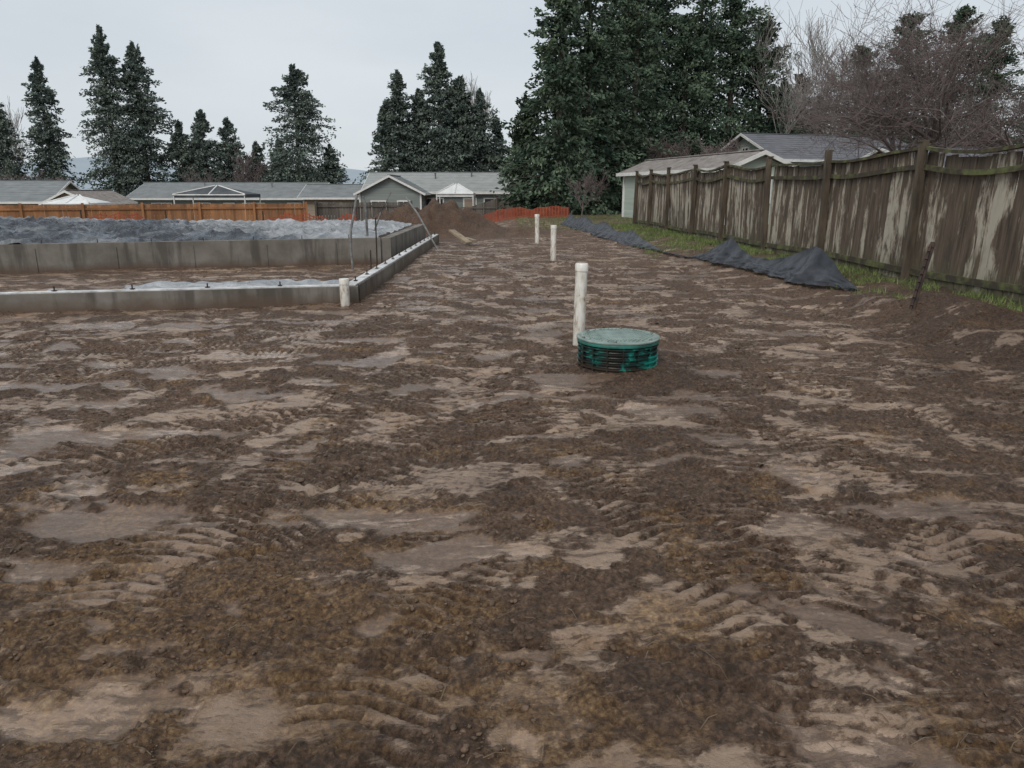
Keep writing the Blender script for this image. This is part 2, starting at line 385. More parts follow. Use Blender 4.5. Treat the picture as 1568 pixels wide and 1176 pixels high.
    yel=sst(.0,.5,yn+.52*(1-sst(.5,2.3,np.hypot((X+1.3)*.8,(Y-2.0)*.9)))-.14-.20*sst(2.2,5,Y))*.9
    yel=np.clip(yel+.35*sst(.28,.55,yn+.1*sst(2,4,Y)),0,1)*(1-mound*.7)
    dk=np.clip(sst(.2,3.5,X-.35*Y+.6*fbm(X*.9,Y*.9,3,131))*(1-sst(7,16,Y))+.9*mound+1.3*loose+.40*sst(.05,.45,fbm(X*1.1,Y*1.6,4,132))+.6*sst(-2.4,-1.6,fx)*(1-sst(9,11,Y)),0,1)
    Z=Z+h
    n=len(xs);mrows=len(ys);idx=np.arange(n*mrows).reshape(mrows,n)
    F=np.stack([idx[:-1,:-1],idx[:-1,1:],idx[1:,1:],idx[1:,:-1]],-1).reshape(-1,4)
    V=np.stack([X,Y,Z],-1).reshape(-1,3)
    np_obj('ground',V,F,[M['ground']],smooth=True,attrs={'m_smooth':sm2*fade,'m_grass':g,'m_yellow':yel*fade,'m_wet':wet*fade,'m_dark':dk})
    GR.update(xs=xs,ys=ys,Z=Z,wet=wet,sm=sm)
    print('ground verts',len(V))
build_ground()

def gsample(x,y,key='Z'):
    i=np.clip(np.searchsorted(GR['xs'],x),0,len(GR['xs'])-1);j=np.clip(np.searchsorted(GR['ys'],y),0,len(GR['ys'])-1)
    return GR[key][j,i]
def build_clods():
    rng=np.random.default_rng(3);n=46000
    ph=(1+5**.5)/2
    ico=np.array([(-1,ph,0),(1,ph,0),(-1,-ph,0),(1,-ph,0),(0,-1,ph),(0,1,ph),(0,-1,-ph),(0,1,-ph),(ph,0,-1),(ph,0,1),(-ph,0,-1),(-ph,0,1)])/1.9
    fi=np.array([(0,11,5),(0,5,1),(0,1,7),(0,7,10),(0,10,11),(1,5,9),(5,11,4),(11,10,2),(10,7,6),(7,1,8),(3,9,4),(3,4,2),(3,2,6),(3,6,8),(3,8,9),(4,9,5),(2,4,11),(6,2,10),(8,6,7),(9,8,1)])
    y=1.3+np.exp(rng.random(n)*math.log(12))-.6;x=rng.uniform(-1,1,n)*(y*.85+.3)
    keep=(x<fence_x(y)-.4)&(fbm(x*1.3,y*1.3,3,201)+.25*rng.random(n)>.0)&~((x<-1.9)&(y>7.8))&(gsample(x,y,'wet')<.3)&(gsample(x,y,'sm')<.6)
    x=x[keep];y=y[keep];n=len(x)
    sz=(.0020+.0080*rng.random(n)**7)*(1+.09*y)
    z=gsample(x,y)-sz*.15
    V=ico[None]*sz[:,None,None]*rng.uniform(.55,1.5,(n,1,3))*np.array([1.2,1,.65])+rng.normal(0,.22,(n,12,3))*sz[:,None,None]
    V=V+np.stack([x,y,z],-1)[:,None,:]
    F=fi[None]+(np.arange(n)*12)[:,None,None]
    np_obj('soil_clods',V.reshape(-1,3),F.reshape(-1,3),[M['clod']],rnd=np.repeat(rng.random(n),20),smooth=True)
build_clods()

def build_grass():
    rng=np.random.default_rng(9);P=[]
    n=34000;y=rng.uniform(7.0,30,n);x=fence_x(y)+rng.uniform(-1.4,.5,n)
    k=(fbm(x*1.6,y*1.6,3,211)+.36*sst(-1.2,-.1,x-fence_x(y))>.22)&((y>9)|(x>fence_x(y)-.75));P.append(np.stack([x[k],y[k]],1))
    n=9000;y=rng.uniform(17,30,n);x=rng.uniform(3.2,4.9,n);k=(x<fence_x(y))&(fbm(x*1.5,y*1.5,3,212)>.05);P.append(np.stack([x[k],y[k]],1))
    n=9000;y=rng.uniform(28,42,n);x=rng.uniform(.2,6,n);k=fbm(x*.9,y*.9,3,213)>.0;P.append(np.stack([x[k],y[k]],1))
    P=np.concatenate(P);n=len(P)
    z=gsample(P[:,0],P[:,1])-.01
    far=1+P[:,1]*.02
    h=rng.uniform(.03,.12,n);a=rng.uniform(0,2*math.pi,n);w=.005*far
    b=np.stack([P[:,0],P[:,1],z],1);dx=np.stack([np.cos(a),np.sin(a),0*a],1)
    le=np.stack([rng.normal(0,.5,n)*h,rng.normal(0,.5,n)*h,h],1)
    V=np.stack([b-dx*w[:,None],b+dx*w[:,None],b+le],1).reshape(-1,3)
    np_obj('grass',V,np.arange(3*n).reshape(-1,3),[M['grass']],rnd=rng.random(n))
build_grass()
def build_straw():
    rng=random.Random(12);b=MB()
    for i in range(260):
        y=1.6+rng.random()**1.6*8;x=rng.uniform(-.75,.75)*(y+.3)
        if x<-2 and y>7.6: continue
        if x>fence_x(y)-.5: continue
        a=rng.uniform(0,6.28);L=rng.uniform(.02,.09);z=float(gsample(x,y))+.008
        z2=float(gsample(x+math.cos(a)*L,y+math.sin(a)*L))+.006
        b.tube([(x,y,z),(x+math.cos(a)*L*.5,y+math.sin(a)*L*.5+rng.uniform(-.01,.01),max(z,z2)+.004),(x+math.cos(a)*L,y+math.sin(a)*L,z2)],.0011*(1+y*.12),4)
    b.build('straw_litter',[M['stake']])
build_straw()

# ------------------------------------------------------------------ septic riser
def riser():
    x0,y0=.91,6.28;z0=gzf(x0,y0)-.12;top=.290
    e=empty('septic_tank_riser',(x0,y0,0))
    b=MB();R=.318;z=top-.045;prof=[(R,z)]
    while z>z0:
        prof+= [(R+.004,z-.006),(R+.028,z-.012),(R+.028,z-.022),(R+.004,z-.028),(R,z-.040)];z-=.042
    prof=prof[::-1]
    b.lathe(prof,n=96)
    for k in range(16):
        t=2*math.pi*k/16;b.box((math.cos(t)*(R+.008),math.sin(t)*(R+.008),(z0+top-.05)/2),(.026,.012,top-.05-z0),Matrix.Rotation(t,3,'Z'))
    b.build('ribbed_body',[M['riser']],e,True)
    b=MB();b.lathe([(R,top-.05),(R+.030,top-.046),(R+.032,top-.026),(R+.028,top-.020)],n=96)
    b.build('rim',[M['rim']],e,True)
    b=MB();b.lathe([(R+.026,top-.020),(R+.036,top-.016),(R+.037,top-.006),(R+.031,top),(R+.012,top+.001),(R+.004,top-.003),(R-.01,top-.002),(.22,top+.004),(.1,top+.007),(0.0001,top+.008)],n=96)
    g=.034
    for i in range(-11,12):
        for j in range(-11,12):
            x,y=i*g+(g/2 if j%2 else 0),j*g*.87
            r=math.hypot(x,y)
            if r<.295: b.box((x,y,top+.0055),(.020,.009,.009),Matrix.Rotation((1 if (i+j)%2 else -1)*math.pi/4,3,'Z'),taper=.6)
    for k in range(6):
        t=2*math.pi*(k+.3)/6;b.lathe([(.014,top-.002),(.014,top+.008),(.004,top+.01)],(math.cos(t)*.322,math.sin(t)*.322,0),10,1)
    b.build('lid',[M['lid'],M['metal']],e,True)
riser()

def pvc(name,x,y,h,r,lean=(0,0),cap=True):
    z0=gzf(x,y)-.15;b=MB();top=h
    p=lambda z:(x+lean[0]*(z-z0),y+lean[1]*(z-z0),z)
    b.tube([p(z0),p(z0+.4*(top-z0)),p(top-.05)],r,28,cap=False)
    if cap:
        b.tube([p(top-.075),p(top-.073),p(top-.010),p(top)],[r,r*1.10,r*1.10,r*1.0],28)
    b.build(name,[M['pvc']],smooth=True)
pvc('pvc_cleanout_pipe',.655,7.24,.81,.058,(.02,0))
pvc('pvc_cleanout_pipe',.88,16.06,.77,.060,(0,0))
pvc('pvc_cleanout_pipe',.73,21.9,.81,.064,(-.01,0))
pvc('pvc_cleanout_pipe',-2.22,9.86,.36,.062,(0,0))

# ------------------------------------------------------------------ foundation
def wallseg(b,p,q,w,z0,z1,mi=0):
    p=Vector((p[0],p[1],0));q=Vector((q[0],q[1],0));d=(q-p);L=d.length;a=math.atan2(d.y,d.x)
    c=(p+q)/2;b.box((c.x,c.y,(z0+z1)/2),(L,w,z1-z0),Matrix.Rotation(a,3,'Z'),mi)
def foundation():
    e=empty('concrete_foundation')
    b=MB()
    A=(-13,8.0);C=(-2.22,22.0)
    wallseg(b,A,(-2.1,10.16),.20,-.3,.23);wallseg(b,(-2.2,10.27),C,.20,-.3,.231)
    b.build('low_stem_wall',[M['concrete']],e)
    b=MB();wallseg(b,A,(-2.3,10.12),.12,.233,.25);wallseg(b,(-2.2,10.1),(-2.2,21.9),.15,.234,.252)
    b.build('white_sill_strip',[M['concrete_light']],e)
    b=MB()
    wallseg(b,(-17,11.5),(-2.75,15.75),.2,-.3,.53);wallseg(b,(-2.62,15.7),(-2.62,22.1),.2,-.3,.53)
    wallseg(b,(-19,21.6),(-2.74,22.3),.2,-.3,.50)
    for i in range(11):
        t=i/11+.03;x=-17+14.25*t;y=11.5+4.25*t
        b.box((x+.03,y-.104,.1),(.02,.012,.7),Matrix.Rotation(.29,3,'Z'))
    b.build('stem_wall',[M['concrete']],e)
    b=MB()
    for i in range(14):
        y=10.5+i*.85;b.tube([(-2.2,y,.2),(-2.2,y,.32)],.009,6);b.box((-2.2,y,.262),(.05,.05,.01))
    for i in range(12):
        t=i/12;x=-13+10.8*t;y=8+2.14*t;b.tube([(x,y,.2),(x,y,.31)],.009,6);b.box((x,y,.26),(.05,.05,.01))
    for i in range(16):
        t=i/16+.02;b.tube([(-17+14.25*t,11.5+4.25*t,.5),(-17+14.25*t,11.5+4.25*t,.60)],.008,6)
    b.build('anchor_bolts',[M['rust']],e)
foundation()
def sheet(name,c00,c10,c11,c01,zf,nu,nv,rndf):
    u,v=np.meshgrid(np.linspace(0,1,nu),np.linspace(0,1,nv))
    P=[(1-u)*(1-v)*c00[i]+u*(1-v)*c10[i]+u*v*c11[i]+(1-u)*v*c01[i] for i in (0,1)]
    Z=zf(P[0],P[1],u,v);V=np.stack([P[0],P[1],Z],-1).reshape(-1,3)
    idx=np.arange(nu*nv).reshape(nv,nu)
    F=np.stack([idx[:-1,:-1],idx[:-1,1:],idx[1:,1:],idx[1:,:-1]],-1).reshape(-1,4)
    rn=rndf(P[0],P[1],u,v)[:-1,:-1].ravel()
    return np_obj(name,V,F,[M['tarp']],rnd=rn,smooth=True)
def tz(x,y,u,v):
    edge=np.minimum(np.minimum(v,1-v)*8,np.minimum(u,1-u)*20).clip(0,1)
    a=x+.5*perlin(x*.9,y*.9,307);b=y+.5*perlin(x*.9,y*.9,308)
    rid=lambda f,s,q=1.: (1-np.abs(perlin(a*f,b*f*q,s))*2.2).clip(0,1)**3
    wr=.10*fbm(x*.8,y*1.1,3,302)+.06*rid(1.3,303)+.05*rid(2.6,304,.6)+.03*rid(5,305)
    drape=-.05*sst(.03,.0,v)+.14*sst(.12,.0,v)*perlin(x*1.6,y*0,309)
    return .50+edge*(.07+.13*sst(.3,.9,1-u))+wr*(.45+edge*.9)+drape
sheet('plastic_sheeting',(-16.8,11.43),(-2.85,15.68),(-2.85,21.8),(-18.6,21.3),tz,420,170,
      lambda x,y,u,v: np.clip(sst(-7.5,-5.0,x+2.5*perlin(x*.5,y*.7,310)+ (v-.35)*5)+.45*sst(.15,.45,perlin(x*.7,y*1.4,311))+.6*sst(.72,.9,v),0,1))
def tz2(x,y,u,v): return .06+.14*np.abs(perlin(x*2,y*3,321))+.07*fbm(x*1.5,y*2,2,322)*1.2+.02
sheet('plastic_ground_sheet',(-6.6,9.5),(-2.45,10.35),(-2.5,11.9),(-5.4,11.5),lambda x,y,u,v:tz2(x,y,u,v)+.06*sst(.3,.0,v)-.5*sst(.12,.3,perlin(x*.8,y*.9,323)),180,70,lambda x,y,u,v:np.full_like(u,1.))
sheet('plastic_ground_sheet',(-11.5,9.3),(-7.4,10.1),(-7.8,10.9),(-11.8,10.1),lambda x,y,u,v:tz2(x,y,u,v)-.5*sst(.1,.3,perlin(x*.8,y*.9,325)),140,50,lambda x,y,u,v:np.full_like(u,1.))

# ------------------------------------------------------------------ poles, lumber, stakes
def pole(name,pts,r,m='metal',n=8):
    b=MB();b.tube(pts,r,n);b.build(name,[M[m]],smooth=True)
pole('conduit_pole',[(-3.05,16.0,.3),(-3.06,15.98,1.2),(-3.1,15.95,1.36)],.026)
pole('bent_conduit_pole',[(-3.10,14.6,0),(-3.13,14.65,.4),(-3.12,14.7,.75),(-3.06,14.78,1.05),(-3.0,14.85,1.40)],.024)
pole('conduit_pole',[(-1.90,19.3,.0),(-2.45,19.8,.9),(-2.78,20.1,1.30)],.022)
pole('conduit_pole',[(-3.2,17.2,.4),(-2.95,17.2,1.0),(-2.7,17.2,1.45)],.020)
pole('rebar_stake',[(-2.75,15.3,.0),(-2.74,15.3,.95)],.014,'rust')
pole('rebar_stake',[(-2.3,12.2,.0),(-2.29,12.2,.55)],.012,'rust')
b=MB();b.box((-1.45,21.2,.22),(.9,.2,.05),Matrix.Rotation(-.9,3,'Z')@Matrix.Rotation(.35,3,'Y'))
b.box((-1.2,21.6,.12),(1.2,.12,.05),Matrix.Rotation(-1.3,3,'Z'));b.build('lumber_planks',[M['lum']])

def lean_post():
    b=MB();base=Vector((4.55,8.5,-.1));top=Vector((5.0,9.0,.84));d=top-base
    q=d.to_track_quat('Z','Y').to_matrix()
    c=(base+top)/2;b.box(c,(.065,.014,d.length),q);b.box(c+q@Vector((0,.02,0)),(.014,.035,d.length),q)
    for i in range(9): b.box(base+d*(.2+i*.09)+q@Vector((0,.045,0)),(.03,.02,.015),q)
    b.box(top+q@Vector((0,.0,.02)),(.06,.03,.08),q,taper=.7)
    b.build('steel_fence_post',[M['rust']])
lean_post()

def ribbon(name,pts,wid,stakes,seed):
    pts=np.array(pts,float);d=np.r_[0,np.cumsum(np.hypot(np.diff(pts[:,0]),np.diff(pts[:,1])))]
    n=int(d[-1]/.03);s=np.linspace(0,d[-1],n);x=np.interp(s,d,pts[:,0]);y=np.interp(s,d,pts[:,1]);t=np.interp(s,d,pts[:,2])
    rows=22;V=[]
    for j in range(rows):
        f=j/(rows-1)
        off=-wid*(1-f)**1.2*(t*.9+.10);fold=.06*np.sin(s*11+2*np.sin(s*1.7)+seed+f*3)*(1-f*.7)*(.25+t)
        rid=(1-np.abs(perlin(s*4+f*3,np.full_like(s,f*4.),seed+9))*2.5).clip(0,1)**2
        zz=gz(x,y)+.015+(t-.01)*f**1.1*(1-.10*np.sin(f*3.1))+(.03*perlin(s*3,np.full_like(s,f*3),seed)+.02*rid)*(1-f)
        V.append(np.stack([x+off+fold-.04*rid*(1-f),y+off*.25+.05*perlin(s*2,np.full_like(s,f*2),seed+3),zz],-1))
    V=np.stack(V);idx=np.arange(rows*n).reshape(rows,n)
    F=np.stack([idx[:-1,:-1],idx[:-1,1:],idx[1:,1:],idx[1:,:-1]],-1).reshape(-1,4)
    e=empty(name);np_obj('fabric',V.reshape(-1,3),F,[M['silt']],parent=e,smooth=True)
    b=MB()
    for (sx,sy,sz) in stakes: b.box((sx+.04,sy,gzf(sx,sy)+sz/2-.05),(.035,.035,sz+.12),Matrix.Rotation(.12,3,'Y'))
    b.build('stakes',[M['stake']],e)
ribbon('silt_fence',[(4.88,10.4,.02),(4.80,10.8,.17),(4.7,11.4,.54),(4.66,11.65,.57),(4.58,12.2,.38),(4.5,13.0,.24),(4.42,13.8,.22),(4.36,14.5,.36),(4.32,14.9,.54),(4.25,15.3,.38),(4.1,16.0,.14),(3.9,16.6,.03),(3.6,18.8,.03)],.5,[(4.68,11.5,.5),(4.32,14.9,.45)],1)
ribbon('silt_fence',[(3.65,18.6,.05),(3.45,20,.22),(3.35,21,.40),(3.2,23,.25),(3.05,25,.48),(2.95,27,.3),(2.8,29,.52),(2.6,31,.35),(2.5,33,.55)],.6,[(3.35,21,.45),(3.05,25,.5),(2.8,29,.55),(2.5,33,.6)],4)

# ------------------------------------------------------------------ wooden fence (right)
def wood_fence():
    e=empty('wooden_fence')
    def pt(y,off=0): return fence_x(y)+off
    ang=math.atan2(1,-.0623)
    R=Matrix.Rotation(ang,3,'Z')
    rng=random.Random(4)
    posts=[-1.9,.8,3.5,6.1,8.6,11.25,14.1,16.8,19.6,22.2,25.0,27.4,29.7]
    sag=lambda y:2.02+.035*math.sin(y*1.7)+.03*math.sin(y*.63+1)
    pb=MB()
    for i,y in enumerate(posts):
        tl=rng.uniform(-.03,.03);RR=R@Matrix.Rotation(tl,3,'X')@Matrix.Rotation(rng.uniform(-.015,.015),3,'Y')
        pb.box((pt(y,-.075),y,1.08),(.10,.10,2.16),RR,taper=.97)
        pb.box((pt(y,-.075),y,2.175),(.115,.115,.03),RR)
    pb.build('posts',[M['fpost']],e)
    bb=MB();y=-1.8
    for a,c in zip(posts[:-1],posts[1:]):
        leanp=rng.uniform(-.04,.04);dz=rng.uniform(-.04,.04)
        y=a+.07
        while y<c-.05:
            w=rng.uniform(.125,.15);mid=(y-a)/(c-a);sg=-.06*math.sin(math.pi*mid)
            t=sag(y)+dz+sg+rng.uniform(-.015,.012);b0=.16+rng.uniform(-.03,.03)
            h=t-b0;RR=R@Matrix.Rotation(rng.uniform(-.012,.012),3,'Y')@Matrix.Rotation(leanp+rng.uniform(-.01,.01),3,'X')
            bb.box((pt(y,.0+rng.uniform(-.006,.006)),y+w/2,b0+h/2),(w-rng.uniform(.004,.018),.019,h),RR,rnd=rng.random())
            y+=w
    bb.build('boards',[M['fence']],e)
    rb=MB()
    for a,c in zip(posts[:-1],posts[1:]):
        k=7
        for zo,th,off in ((0.0,.045,-.02),(-.24,.07,-.035),(-1.72,.09,-.035)):
            p=[]
            for i in range(k+1):
                yy=a+(c-a)*i/k;m=i/k
                zz=sag(yy)+zo+(.02 if zo==0 else 0)-.06*math.sin(math.pi*m)
                if zo<-1: zz=.33+.02*math.sin(yy)
                p.append((yy,zz))
            for (y0,z0),(y1,z1) in zip(p[:-1],p[1:]):
                w=.09 if zo==0 else .04;vs=[]
                for yy,zz in ((y0,z0),(y1,z1)):
                    xx=pt(yy,off)
                    for ddx,ddz in ((-w/2,-th/2),(w/2,-th/2),(w/2,th/2),(-w/2,th/2)): vs.append((xx+ddx,yy,zz+ddz))
                rb.add(vs,[(0,1,5,4),(1,2,6,5),(2,3,7,6),(3,0,4,7),(3,2,1,0),(4,5,6,7)],0)
    rb.build('rails',[M['rail']],e)
wood_fence()

def board_fence(name,p,q,h,mat,top=None,bw=.15):
    e=empty(name);p=Vector(p);q=Vector(q);d=q-p;L=d.length;a=math.atan2(d.y,d.x);R=Matrix.Rotation(a,3,'Z');b=MB();n=int(L/bw)
    for i in range(n):
        c=p+d*((i+.5)/n);z=gzf(c.x,c.y);t=z+h+random.uniform(-.02,.02) if top is None else top+random.uniform(-.015,.015)
        b.box((c.x,c.y,(z-.1+t)/2),(bw*.95,.02,t-z+.1),R)
    b.build('boards',[M[mat]],e);b=MB();m=int(L/2.4)
    for i in range(m+1):
        c=p+d*(i/m);z=gzf(c.x,c.y);t=z+h if top is None else top
        b.box((c.x,c.y-.08,(z-.1+t+.08)/2),(.10,.10,t-z+.18),R)
    for i in range(m):
        c0=p+d*((i+.5)/m);z=gzf(c0.x,c0.y);t=z+h if top is None else top
        for zz in (t-.2,t-h+.35): b.box((c0.x,c0.y-.05,zz),(L/m,.04,.09),R)
    b.build('posts_and_rails',[M[mat]],e)
board_fence('cedar_fence',(-30,33),(-10.6,39.5),1.8,'cedar',top=.80)
board_fence('grey_board_fence',(-10.5,41),(-5.5,42),1.7,'greyboard',top=.82)
board_fence('grey_board_fence',(-3.5,50),(4.0,50),1.5,'greyboard')

def mesh_fence(name,p,q,h,topz=None):
    b=MB();p=Vector(p);q=Vector(q);d=q-p;L=d.length;a=math.atan2(d.y,d.x);R=Matrix.Rotation(a,3,'Z')
    n=int(L/.16)
    def tp(c,t): 
        z=gzf(c.x,c.y);return z+h*(.70+.30*abs(math.sin(t*L*1.1+.3*math.sin(t*9)))+.06*math.sin(t*31))
    for i in range(n):
        t=(i+.5)/n;c=p+d*t;z=gzf(c.x,c.y);T=tp(c,t);b.box((c.x,c.y,(z+T)/2),(.05,.01,T-z),R)
    for r in range(9):
        f=(r+.5)/9
        for i in range(n//2):
            t0=i/(n//2);t1=(i+1)/(n//2);c0=p+d*t0;c1=p+d*t1
            z0=gzf(c0.x,c0.y);z1=gzf(c1.x,c1.y);a0=z0+(tp(c0,t0)-z0)*f;a1=z1+(tp(c1,t1)-z1)*f
            w=.02
            b.add([(c0.x,c0.y+.012,a0-w),(c1.x,c1.y+.012,a1-w),(c1.x,c1.y+.012,a1+w),(c0.x,c0.y+.012,a0+w)],[(0,1,2,3)])
    for i in range(int(L/2.2)+1):
        c=p+d*(i/max(1,int(L/2.2)));z=gzf(c.x,c.y);b.box((c.x,c.y+.03,z+h*.55),(.04,.04,h*1.1),None,1)
    b.build(name,[M['orange'],M['rust']])
mesh_fence('orange_safety_fence',(-1.9,42.5),(3.1,41.5),.62)
mesh_fence('orange_safety_fence',(-9.8,30),(-6.0,29.5),1.05)
mesh_fence('orange_safety_fence',(-16.4,29),(-13.4,29.5),1.05)

# ------------------------------------------------------------------ houses
def house(name,c,yaw,L,W,z0,wh,rise,wall,roof,ov=.45,windows=(),gwin=(),door=None):
    e=empty(name,(c[0],c[1],z0),yaw);hl,hw=L/2,W/2
    b=MB()
    b.add([(-hl,-hw,-.5),(hl,-hw,-.5),(hl,hw,-.5),(-hl,hw,-.5),(-hl,-hw,wh),(hl,-hw,wh),(hl,hw,wh),(-hl,hw,wh),(-hl,0,wh+rise),(hl,0,wh+rise)],
      [(0,1,5,4),(2,3,7,6),(3,0,4,8,7),(1,2,6,9,5)])
    z=.15
    while z<wh:
        b.box((0,-hw-.006,z),(L,.012,.02));z+=.25
    b.build('walls',[M[wall]],e)
    b=MB();k=rise/hw;t=.12;yo=hw+ov;zo=wh-k*ov
    for s in (-1,1):
        vs=[]
        for x in (-hl-ov,hl+ov):
            vs+=[(x,s*yo,zo+.03),(x,0,wh+rise+.03),(x,0,wh+rise+.03+t),(x,s*yo,zo+.03+t)]
        b.add(vs,[(0,1,2,3),(4,5,6,7),(0,4,5,1),(1,5,6,2),(2,6,7,3),(3,7,4,0)])
        for i in range(1,12):
            f=i/12;b.box((0,s*yo*(1-f),zo+.03+t+(wh+rise-zo)*f+.004),(L+2*ov-.02,.04,.008))
    b.box((0,0,wh+rise+.03+t+.01),(L+2*ov,.25,.04));b.build('roof',[M[roof]],e)
    b=MB()
    for s in (-1,1):
        b.box((0,s*(yo+.03),zo+.08),(L+2*ov+.05,.05,.16))
        for x in (-hl-ov-.02,hl+ov+.02):
            vs=[(x-.02,s*yo,zo-.02),(x+.02,s*yo,zo-.02),(x+.02,0,wh+rise-.02),(x-.02,0,wh+rise-.02),(x-.02,s*yo,zo+.14),(x+.02,s*yo,zo+.14),(x+.02,0,wh+rise+.14),(x-.02,0,wh+rise+.14)]
            b.add(vs,[(0,1,2,3),(4,5,6,7),(0,1,5,4),(2,3,7,6),(0,3,7,4),(1,2,6,5)])
    for x in (-hl,hl):
        for s in (-1,1): b.box((x,s*(hw),wh/2),(.12,.12,wh))
    b.build('trim',[M['white']],e)
    b=MB();g=MB()
    for (x,z,w,h) in windows:
        b.box((x,-hw-.03,z),(w+.2,.06,h+.2));g.box((x,-hw-.05,z),(w,.06,h));b.box((x,-hw-.07,z),(.05,.06,h))
    for (sd,y,z,w,h) in gwin:
        b.box((sd*(hl+.03),y,z),(.06,w+.2,h+.2));g.box((sd*(hl+.05),y,z),(.06,w,h));b.box((sd*(hl+.07),y,z),(.06,.05,h))
    if door is not None:
        b.box((door,-hw-.03,1.05),(1.1,.06,2.2));g.box((door,-hw-.05,1.05),(.9,.06,2.0),None,1)
    if b.v: b.build('window_frames',[M['white']],e);g.build('window_glass_and_door',[M['glass'],M['wall_tan']],e)
    return e
def vents(e,pts,parent_mat='metal'):
    b=MB()
    for x,y,z in pts: b.tube([(x,y,z-.3),(x,y,z+.3)],.06,8);b.box((x,y,z+.3),(.2,.2,.05))
    b.build('roof_vents',[M[parent_mat]],e)
h=house('ranch_house',(-28.3,79.5),0,18.0,9,-1.9,2.55,1.4,'wall_grey','roof_grey',windows=[(-6,1.5,1.8,1.1),(-2,1.5,1.4,1.1),(3,1.5,2,1.1),(7,1.5,1.2,1.1)],door=.6)
vents(h,[(-3,-1,3.8),(4,-1.5,3.7)])
h=house('ranch_house',(-5.4,66),0,12.6,8,-1.3,2.6,1.45,'wall_grey','roof_pale',windows=[(-1,1.5,1.6,1.1),(4,1.5,1.6,1.1)],door=2)
vents(h,[(2,-1,3.9),(-1,-1.5,3.8),(4.5,-1,3.9)])
house('gable_house',(-9.2,60.5),math.pi/2,5,4.6,-1.5,2.75,1.15,'wall_grey','roof_grey',ov=.35,gwin=[(-1,.9,1.6,1.0,1.0),(-1,-1.0,1.6,.8,1.0)])
house('ranch_house',(-15.2,70),0,6,6,-1.7,2.5,1.0,'wall_tan','roof_grey',windows=[(-1,1.5,1.4,1)])
house('ranch_house',(-43,62),.15,13,8,-1.9,2.5,1.45,'wall_tan','roof_grey',windows=[(-3,1.5,1.6,1.1),(3,1.5,1.6,1.1)])
house('gable_house',(-33.0,60),math.pi/2,6,3.4,-1.9,2.4,.8,'wall_tan','roof_brown',ov=.3,gwin=[(-1,0,1.4,.8,.9)])
house('detached_garage',(8.45,35.5),math.radians(103.8),10.6,2.7,0,2.28,.55,'wall_green','roof_brown',ov=.3,gwin=[(-1,0,1.5,.9,.9)],windows=[(-3,1.4,1,.9)])
house('green_house',(21.0,53.2),math.radians(20),12,7,0,3.35,1.55,'wall_green','roof_dark',ov=.5,windows=[(-3,2,1.6,1.2),(2,2,1.6,1.2)],gwin=[(-1,0,2.4,1.4,1.0),(-1,0,3.9,.5,.4)])
house('ranch_house',(26,38),math.radians(5),16,7,0,2.4,.9,'wall_tan','roof_dark',windows=[(-4,1.5,1.6,1.1)])

def tent(name,x,y,w,d,eave,peak,mat,z0=None):
    z0=gzf(x,y) if z0 is None else z0
    e=empty(name,(x,y,0));b=MB();hw,hd=w/2,d/2
    b.add([(-hw,-hd,eave),(hw,-hd,eave),(hw,hd,eave),(-hw,hd,eave),(-.15,0,peak),(.15,0,peak),
           (-hw,-hd,eave-.25),(hw,-hd,eave-.25),(hw,hd,eave-.25),(-hw,hd,eave-.25)],
          [(0,1,5,4),(1,2,5),(2,3,4,5),(3,0,4),(6,7,1,0),(7,8,2,1),(8,9,3,2),(9,6,0,3)])
    b.build('canopy',[M[mat]],e)
    b=MB()
    for sx in (-1,1):
        for sy in (-1,1): b.tube([(sx*hw*.98,sy*hd*.98,z0-.1),(sx*hw*.98,sy*hd*.98,eave)],.05,8)
    for sx in (-1,0,1): b.tube([(sx*hw,-hd-.02,eave),(sx*.15,0,peak+.03)],.05,6)
    b.tube([(-hw,-hd-.03,eave-.05),(hw,-hd-.03,eave-.05)],.05,6)
    b.build('frame',[M['white']],e)
tent('canopy_tent',-22.6,59,5.4,3.5,1.15,1.75,'canvas_dark')
tent('canopy_tent',-25.2,44.5,2.6,2.4,.75,1.15,'canvas')
tent('canopy_tent',-4.0,55,2.6,2.4,1.25,1.85,'canvas')

